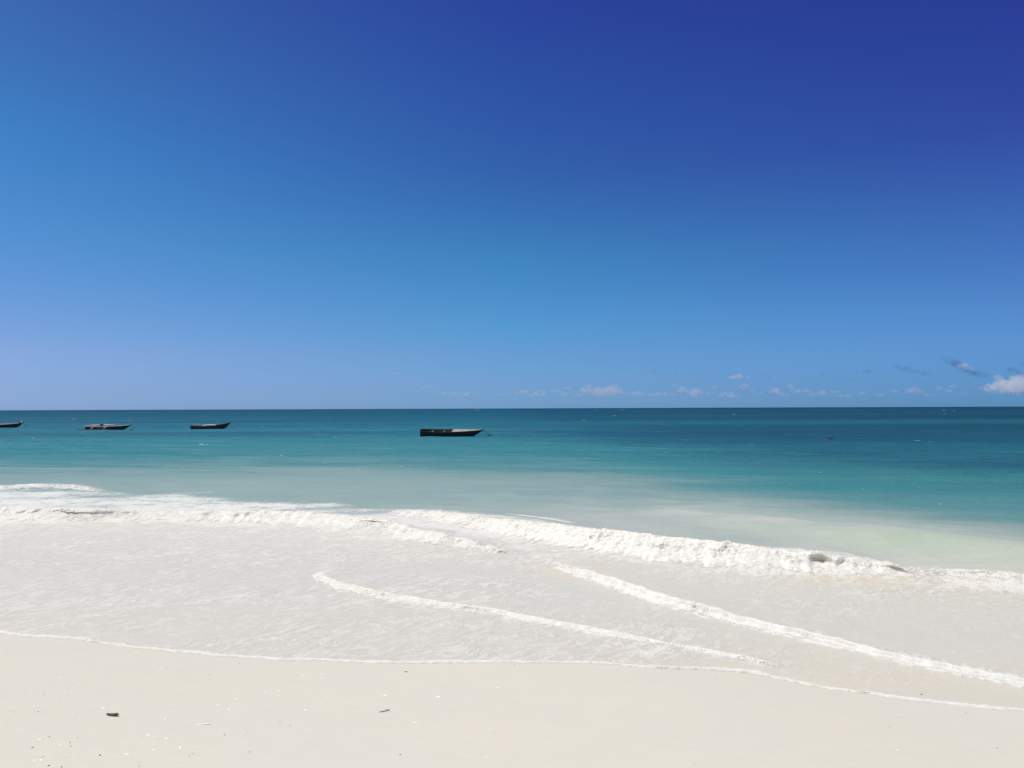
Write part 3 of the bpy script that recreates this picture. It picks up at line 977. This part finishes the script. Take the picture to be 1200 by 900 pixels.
# nearest boat: black hull, square stern on the left, pale planking showing toward the bow
r4 = boat_root('wooden_boat', 530, 511.0, -4, 9, 'largest and nearest moored boat, black hull with pale flaking planks on its right bow')
b4 = Boat(5.6, 1.5, .48, .08, .08, .75, .72)
dress(r4, b4, W_DARK, W_BROWN, W_DARK, (.2, .42), True, .028)
link('foredeck', b4.deck(.58, .985, .05, W_SPECK), r4)
link('stern_board', box_mesh('stern_board', (-2.83, 0, .30), (.05, .95, .66), W_DARK), r4)
link('rudder_post', tube_mesh('rudder_post', [(-2.90, 0, -.1), (-2.92, 0, .55), (-3.0, 0, .70)], [.05, .045, .03], W_BROWN, 8), r4)
rope(r4, b4.pt(1, 1), (3.9, -.1, .02), .1)

# second boat from the left: outrigger canoe, float on the near side
r2 = boat_root('outrigger_canoe', 127, 503.6, 5, 4, 'outrigger canoe with its dark float lying on the near left side')
b2 = Boat(5.4, 1.05, .40, .20, .05, .8, .5)
dress(r2, b2, W_BROWN, W_GREY, W_PALE, (.3, .55, .75), True, .035)
link('outrigger_float', tube_mesh('outrigger_float', [(-3.1, -1.5, .16), (-2.7, -1.5, .07), (-1.0, -1.5, .06), (.4, -1.5, .08), (.9, -1.5, .2)], [.05, .13, .15, .13, .04], W_DARK, 10), r2)
for x in (-1.5, 0.0):
    link('outrigger_boom', tube_mesh('outrigger_boom', [(x, -1.55, .2), (x, -.8, .44), (x, .3, .50), (x, .75, .46)], [.04, .05, .05, .04], W_PALE, 8), r2)
link('furled_sail', tube_mesh('furled_sail', [(-2.9, .1, .52), (-1.9, .05, .55), (-.6, .0, .60), (.6, -.05, .56), (1.1, -.05, .52)], [.03, .075, .10, .08, .03], W_PALE, 10), r2)
link('mast_step', box_mesh('mast_step', (-.75, -.05, .62), (.35, .3, .22), W_DARK), r2)
rope(r2, b2.pt(1, 1), (3.4, -.1, .02), .05)

# third boat from the left: slender hull with the high swept bow
r3 = boat_root('wooden_boat', 247, 502.6, 3, 5, 'slender dark boat with an upswept bow and a rope slanting into the sea')
b3 = Boat(5.0, 1.0, .38, .42, .06, .9, .5)
dress(r3, b3, W_BROWN, W_GREY, W_BROWN, (.2, .4, .6, .78), True, .03)
link('stowed_nets', tube_mesh('stowed_nets', [(-1.1, -.05, .36), (-.7, -.03, .46), (.1, 0, .50), (.6, .02, .44), (1.0, 0, .40)], [.05, .14, .16, .12, .05], W_PALE, 10, .7), r3)
link('stowed_oar', tube_mesh('stowed_oar', [(-2.3, .15, .46), (-1.0, .1, .52), (1.3, .2, .56)], [.035, .025, .05], W_GREY, 8), r3)
rope(r3, b3.pt(.98, 1), (3.1, -.2, -.02), .02)

# far left boat, cut by the frame
r1 = boat_root('wooden_boat', 0, 500.9, 4, 5, 'farthest boat, cut off by the left edge, with bleached rail and raised bow')
b1 = Boat(6.4, 1.15, .42, .28, .06, .7, .55)
dress(r1, b1, W_BROWN, W_GREY, W_PALE, (.25, .5, .72), True, .04)
link('bow_cleat', box_mesh('bow_cleat', (2.75, 0, .78), (.10, .34, .16), W_DARK), r1)
rope(r1, b1.pt(1, 1), (4.0, -.1, .02), .05)


def buoy(u, v, size, label):
    x, y = sea_at(u, v)
    root = bpy.data.objects.new('mooring_buoy', None)
    COL.objects.link(root)
    root.location = (x, y, float(sea_z(np.array([x]), np.array([y]))[0]))
    tag(root, label, 'buoy', 'dark floats bobbing near the boats')
    prof = [(.0, -.5), (.55, -.45), (.95, -.2), (1.0, .05), (.85, .35), (.5, .6), (.16, .7), (.0, .72)]
    V, Q = [], []
    for r_, z in prof:
        for j in range(16):
            a = 2 * math.pi * j / 16
            V.append((r_ * size * math.cos(a) * 1.5, r_ * size * math.sin(a), z * size))
    for i in range(len(prof) - 1):
        for j in range(16):
            Q.append((i * 16 + j, i * 16 + (j + 1) % 16, (i + 1) * 16 + (j + 1) % 16, (i + 1) * 16 + j))
    link('float_body', np_mesh('float_body', V, Q, W_DARK), root)
    ring = [(math.cos(a) * size * .28, 0, size * .9 + math.sin(a) * size * .28) for a in np.linspace(0, 2 * math.pi, 13)]
    link('lifting_ring', tube_mesh('lifting_ring', ring, size * .07, W_ROPE, 6), root)


buoy(573, 511.0, .16, 'dark float off the bow of the nearest black boat')
buoy(154, 504.3, .15, 'dark float just right of the outrigger canoe')
buoy(973, 514.6, .15, 'lone dark float in the open water on the right, away from every boat')


# ------------------------------------------------------------------ clouds low over the horizon (real size, some 15 km out)
def mat_cloud(name, dens, col):
    m = bpy.data.materials.new(name)
    m.use_nodes = True
    nt = m.node_tree
    nt.nodes.remove(nt.nodes['Principled BSDF'])
    pv = nt.nodes.new('ShaderNodeVolumePrincipled')
    pv.inputs['Color'].default_value = (*col, 1)
    pv.inputs['Density'].default_value = dens
    pv.inputs['Anisotropy'].default_value = .1
    nt.links.new(pv.outputs[0], nt.nodes['Material Output'].inputs['Volume'])
    return m


C_CUM = mat_cloud('cumulus_vapour', .0034, (1, .99, .99))
C_PALE = mat_cloud('pale_vapour', .0036, (.97, .93, .95))
C_DARK = mat_cloud('grey_vapour', .0014, (.14, .22, .40))
CLOUD_D = 15000.0


def cloud(u, v, w, h, tilt, mat, seed, label, group, lumps=14, flat=True, rs=(.16, .42), rough=.26):
    import bmesh
    rd = random.Random(seed)
    d = ray(u, v)
    t = CLOUD_D / d.y
    c = Vector((0, 0, CAM_H)) + d * t
    m = CLOUD_D / F
    Wm, Hm = w * m, h * m
    bm = bmesh.new()
    for i in range(lumps):
        a = rd.uniform(-.5, .5)
        env = (1 - (2 * a) ** 2) ** .5
        r = Hm * rd.uniform(*rs) * (.45 + .55 * env)
        px = a * Wm
        pz = rd.uniform(-.5, .5) * (Hm - 1.3 * r) * env if not flat else -Hm * .5 + r * .6 + rd.random() ** 1.5 * max(0, Hm * env - 1.6 * r)
        mtx = Matrix.Translation((px, rd.uniform(-.35, .35) * Wm * .6, pz - px * math.tan(math.radians(tilt)))) @ Matrix.Diagonal((r * rd.uniform(1.1, 2.1), r * 1.6, r * rd.uniform(.7, 1.0), 1))
        bmesh.ops.create_icosphere(bm, subdivisions=3, radius=1, matrix=mtx)
    me = bpy.data.meshes.new('cloud')
    bm.to_mesh(me); bm.free()
    me.materials.append(mat)
    o = link('cloud', me, None, c)
    rm = o.modifiers.new('fuse', 'REMESH')
    rm.mode, rm.voxel_size = 'VOXEL', max(2.2, Hm / 32)
    dg = bpy.context.evaluated_depsgraph_get()
    me2 = bpy.data.meshes.new_from_object(o.evaluated_get(dg))
    o.modifiers.clear()
    n = len(me2.vertices)
    co = np.empty(n * 3, np.float32); me2.vertices.foreach_get('co', co); co = co.reshape(-1, 3)
    no = np.empty(n * 3, np.float32); me2.vertices.foreach_get('normal', no); no = no.reshape(-1, 3)
    q = co / max(Hm, 1) + seed * 3.7
    dsp = rough * Hm * fbm(q[:, 0] * 3, q[:, 1] * 3, q[:, 2] * 3, 4, .62)
    co = co + no * dsp[:, None]
    me2.vertices.foreach_set('co', co.ravel().astype(np.float32))
    me2.materials.clear(); me2.materials.append(mat)
    me2.update()
    o.data = me2
    tag(o, label, 'cloud', group)
    return o


GC = 'clouds low over the horizon'
cloud(1204, 448, 84, 24, 0, C_CUM, 1, 'brightest white cumulus cloud, cut by the right edge just over the horizon', GC, 70, True, (.10, .26), .22)
cloud(1188, 434, 26, 7, 14, C_DARK, 2, 'grey wisp lying right on top of the white cumulus', GC)
cloud(1203, 426, 22, 6, 10, C_DARK, 3, 'highest grey wisp, at the right edge above the white cumulus', GC)
cloud(1128, 430, 46, 10, 27, C_DARK, 4, 'largest slanting grey wisp, left of the white cumulus', GC, 34, False)
cloud(1131, 428, 12, 7, 20, C_PALE, 5, 'small pale puff on the upper side of the largest slanting wisp', GC)
cloud(1066, 434, 44, 6, 13, C_DARK, 6, 'long slanting grey wisp second from the white cumulus', GC, 34, False)
cloud(1013, 434.5, 23, 5, 0, C_DARK, 7, 'flat grey wisp with a humped top, third from the white cumulus', GC)
cloud(867, 440, 24, 7, 0, C_PALE, 8, 'pale lavender puff with grey edges, a lone oval high above the row', GC)
SMALL = [(858, 439, 10, 5, C_DARK), (896, 439, 14, 6, C_DARK), (912, 437.5, 10, 3, C_DARK), (784, 435, 18, 5, C_DARK), (765, 434.5, 12, 4, C_DARK), (735, 433, 16, 3.5, C_DARK), (815, 436.5, 9, 3.5, C_DARK),
         (822, 445, 11, 3, C_DARK), (968, 438, 12, 4, C_DARK), (980, 444, 8, 3, C_DARK), (996, 445, 9, 4, C_DARK), (1083, 447, 9, 3, C_DARK)]
for i, (u, v, w, h, m) in enumerate(SMALL):
    cloud(u, v, w, h, 3, m, 20 + i, 'tiny grey wisp above the row of pale puffs', 'tiny grey wisps', 8)
ROW = [(465, 437, 10, 3), (500, 453, 16, 4), (518, 460, 14, 4), (541, 460.5, 30, 6), (613, 458, 14, 6), (632, 461, 22, 7), (651, 457, 14, 5), (688, 455, 10, 9), (703, 458, 22, 11), (718, 456, 14, 11), (728, 460, 18, 5), (745, 460, 16, 6),
       (773, 460, 14, 6), (801, 456, 9, 8), (815, 459, 10, 10), (852, 462, 22, 6), (872, 453, 10, 8), (868, 459, 10, 4), (907, 457, 10, 8), (926, 452, 6, 6), (934, 457, 9, 6), (945, 457, 8, 5), (964, 459, 7, 6), (1071, 456, 15, 8), (1100, 454, 8, 4),
       (1117, 452, 9, 4), (1114, 457, 12, 4), (1146, 454, 14, 6), (1168, 459, 12, 5),
       (480, 458, 8, 3), (560, 462, 14, 3), (590, 462, 10, 3), (664, 461, 16, 5), (680, 462, 12, 4), (758, 462, 14, 4), (788, 462, 14, 4), (830, 461, 14, 4), (838, 453, 7, 4), (885, 460, 14, 4),
       (918, 461, 12, 5), (952, 462, 14, 4), (978, 458, 9, 4), (990, 463, 18, 4), (1010, 460, 10, 4), (1030, 462, 16, 4), (1048, 458, 9, 4), (1088, 462, 16, 4), (1132, 461, 14, 4), (790, 451, 6, 4), (666, 454, 8, 4)]
for i, (u, v, w, h) in enumerate(ROW):
    cloud(u, v, w * 1.1, h * 1.1, 0, C_PALE, 50 + i, 'tiny pale puff in the faint row along the horizon', 'tiny pale puffs', 16, True, (.12, .34), .30)


# ------------------------------------------------------------------ small things on the sand
def mat_plain(name, c1, c2, rough=.6, scale=60):
    k = NT(name)
    n = k.noise(k.n('TexCoord').outputs['Object'], scale, 4, .6)
    return k.setp(color=k.mix(k.maprange(n, .35, .65), c1, c2), rough=rough, spec=.3, normal=k.bump(n, .3, .002))


M_DRIFT = mat_plain('driftwood_grain', (.045, .040, .035), (.12, .105, .09), .8, 90)
M_WEED = mat_plain('dried_seaweed', (.035, .030, .024), (.10, .085, .06), .7, 120)
M_SHELL = mat_plain('bleached_shell', (.80, .77, .72), (.88, .86, .82), .4, 150)


def chip_mesh(L, W, H, mat, name, curl=.3):
    nu, nv = 26, 12
    V = []
    for i in range(nu):
        a = i / (nu - 1) * 2 - 1
        wd = (1 - abs(a) ** 2.6) ** .6 * (.75 + .25 * a) + .03
        lift = curl * H * a * a
        for j in range(nv):
            an = 2 * math.pi * j / nv
            V.append((a * L / 2, math.cos(an) * W / 2 * wd, lift + (math.sin(an) * .5 + .42) * H * wd + .0))
    V = np.array(V)
    V += .10 * H * np.stack([0 * V[:, 0], perlin(V[:, 0] / L * 9, V[:, 1] / L * 9, 1.1), perlin(V[:, 0] / L * 9, V[:, 1] / L * 9, 7.1)], 1)
    Q = [(i * nv + j, (i + 1) * nv + j, (i + 1) * nv + (j + 1) % nv, i * nv + (j + 1) % nv) for i in range(nu - 1) for j in range(nv)]
    n = len(V)
    V = np.concatenate([V, [V[:nv].mean(0)], [V[-nv:].mean(0)]])
    T = [(n, j, (j + 1) % nv) for j in range(nv)] + [(n + 1, (nu - 1) * nv + (j + 1) % nv, (nu - 1) * nv + j) for j in range(nv)]
    return np_mesh(name, V, Q, mat, tris=T)


def shell_mesh(r, mat):
    """a worn half clam shell: fan-shaped cup with ribs"""
    nu, nv = 12, 22
    V = []
    for k in (0, 1):
        for i in range(nu):
            q = i / (nu - 1)
            for j in range(nv):
                a = (j / (nv - 1) - .5) * math.radians(150)
                rr = r * q * (1 + .05 * math.cos(j * 2.6)) * 1.7
                V.append((math.sin(a) * rr, math.cos(a) * rr - r * .8, r * .22 * (1 - (q * 1.7 - .8) ** 2 / .9) * math.cos(a * .8) + .03 * r * math.cos(j * 2.6) * q - k * r * .1))
    a = grid_quads(nu, nv)
    Q = a.tolist() + (a[:, ::-1] + nu * nv).tolist()
    n = nu * nv
    for j in range(nv - 1):
        e = (nu - 1) * nv + j
        Q.append((e, e + 1, e + 1 + n, e + n))
    for i in range(nu - 1):
        e = i * nv
        Q.append((e + nv, e, e + n, e + nv + n)); e = i * nv + nv - 1
        Q.append((e, e + nv, e + nv + n, e + n))
    return np_mesh('shell_fragment', V, Q, mat)


def lay(name, me, u, v, rz=0.0, sc=1.0, lift=0.0, rx=0.0):
    x, y, z, t = sand_at(u, v)
    z = max(z, float(sea_z(np.array([x]), np.array([y]))[0]) + .002)
    o = link(name, me, None, (x, y, z + lift))
    o.rotation_euler = (rx - math.atan(.10), 0, rz)
    o.scale = (sc, sc, sc)
    return o


px = 1 / F * 5.7
o = lay('driftwood_chip', chip_mesh(17.5 * px, 5.5 * px, 4.2 * px, M_DRIFT, 'driftwood_chip', .5), 131.5, 839, math.radians(-12))
tag(o, 'dark piece of driftwood lying alone on the pale sand at lower left', 'driftwood')
tw = [(-.034, -.012, .003), (-.02, -.004, .006), (-.004, .004, .005), (.014, .009, .008), (.028, .020, .010), (.033, .036, .008), (.022, .048, .004), (.008, .050, .003)]
o = lay('curled_twig', tube_mesh('curled_twig', tw, [.0018, .0026, .003, .003, .0028, .0026, .0022, .0014], M_WEED, 8), 450, 834.5)
tag(o, 'thin curled twig like a hook on the sand near the middle', 'twig')
o = lay('seaweed_scrap', chip_mesh(.032, .022, .006, M_WEED, 'seaweed_scrap', .6), 475.5, 787.5, .2)
tag(o, 'dark flat seaweed scrap just below the waterline foam, left of centre', 'seaweed')
o = lay('shell_shard', chip_mesh(.12, .02, .006, M_SHELL, 'shell_shard', .1), 237, 849, .18)
tag(o, 'long whitish shard lying flat right of the driftwood', 'shell shard')

scrap = chip_mesh(.016, .010, .006, M_WEED, 'seaweed_scrap', .4)
DARK = [(1080, 816, 1.5), (281, 777.5, 1.3), (246, 791, 1.0), (603, 779.5, 1.1), (1042, 852, .8), (1057, 840.5, .9), (838, 793.5, .9), (961, 862, .7), (1168, 877, .8), (1132, 836, 1.1), (814, 895, .7), (58, 863.5, 1), (82, 870.5, .9), (83, 874.5, .9), (117.5, 885.3, 1.2),
        (91, 864.5, .7), (45, 834, .9), (50, 834.5, .8), (263, 861.5, 1.0), (292.5, 881.5, .9), (285, 883.5, .6), (222, 886, .9), (226, 883.3, .8), (218, 866.5, .7), (290, 857.5, .5), (328, 846.5, .8), (340, 850.5, .9), (163, 898, .8), (57, 897.5, 1.1), (72, 899, 1.2), (38, 876, 1.2), (469, 884.5, 1.0), (579, 859, .7)]
for i, (u, v, sc) in enumerate(DARK):
    o = lay('seaweed_scrap', scrap, u, v, random.uniform(0, 6), sc * random.uniform(.62, .85))
    tag(o, 'tiny dark scrap of dried seaweed on the pale sand', 'seaweed', 'tiny seaweed scraps')
shell = shell_mesh(.0095, M_SHELL)
SHELLS = [(11, 814), (50, 811), (50, 814), (37, 813.5), (84, 812), (67, 818), (13, 829), (36, 846), (94, 841), (22, 856), (48, 887), (48.5, 890.5), (40, 891.5), (85, 890), (70, 873), (47, 866.5), (181, 779.5), (190, 783), (123, 793), (61, 794), (71, 794), (93, 801), (121, 829.5),
          (194, 842.5), (220, 838.5), (243, 839), (256, 826), (268.5, 831), (174, 861.5), (180, 862.5), (195, 865.5), (180.5, 878.5), (211, 876.5), (149, 883.5), (326, 809.5), (310, 811), (276, 819), (355, 791.5), (378, 790), (377, 825), (358, 832), (451, 815), (513.5, 816.5), (518, 798.5), (583, 806), (486, 846.5), (569.5, 887.5), (1052, 879)]
for i, (u, v) in enumerate(SHELLS):
    o = lay('shell_fragment', shell, u, v, random.uniform(0, 6), random.uniform(.6, 1.25), .0005, random.uniform(-.2, .2))
    tag(o, 'tiny white shell fragment on the smooth pale sand', 'shell', 'tiny white shell fragments')
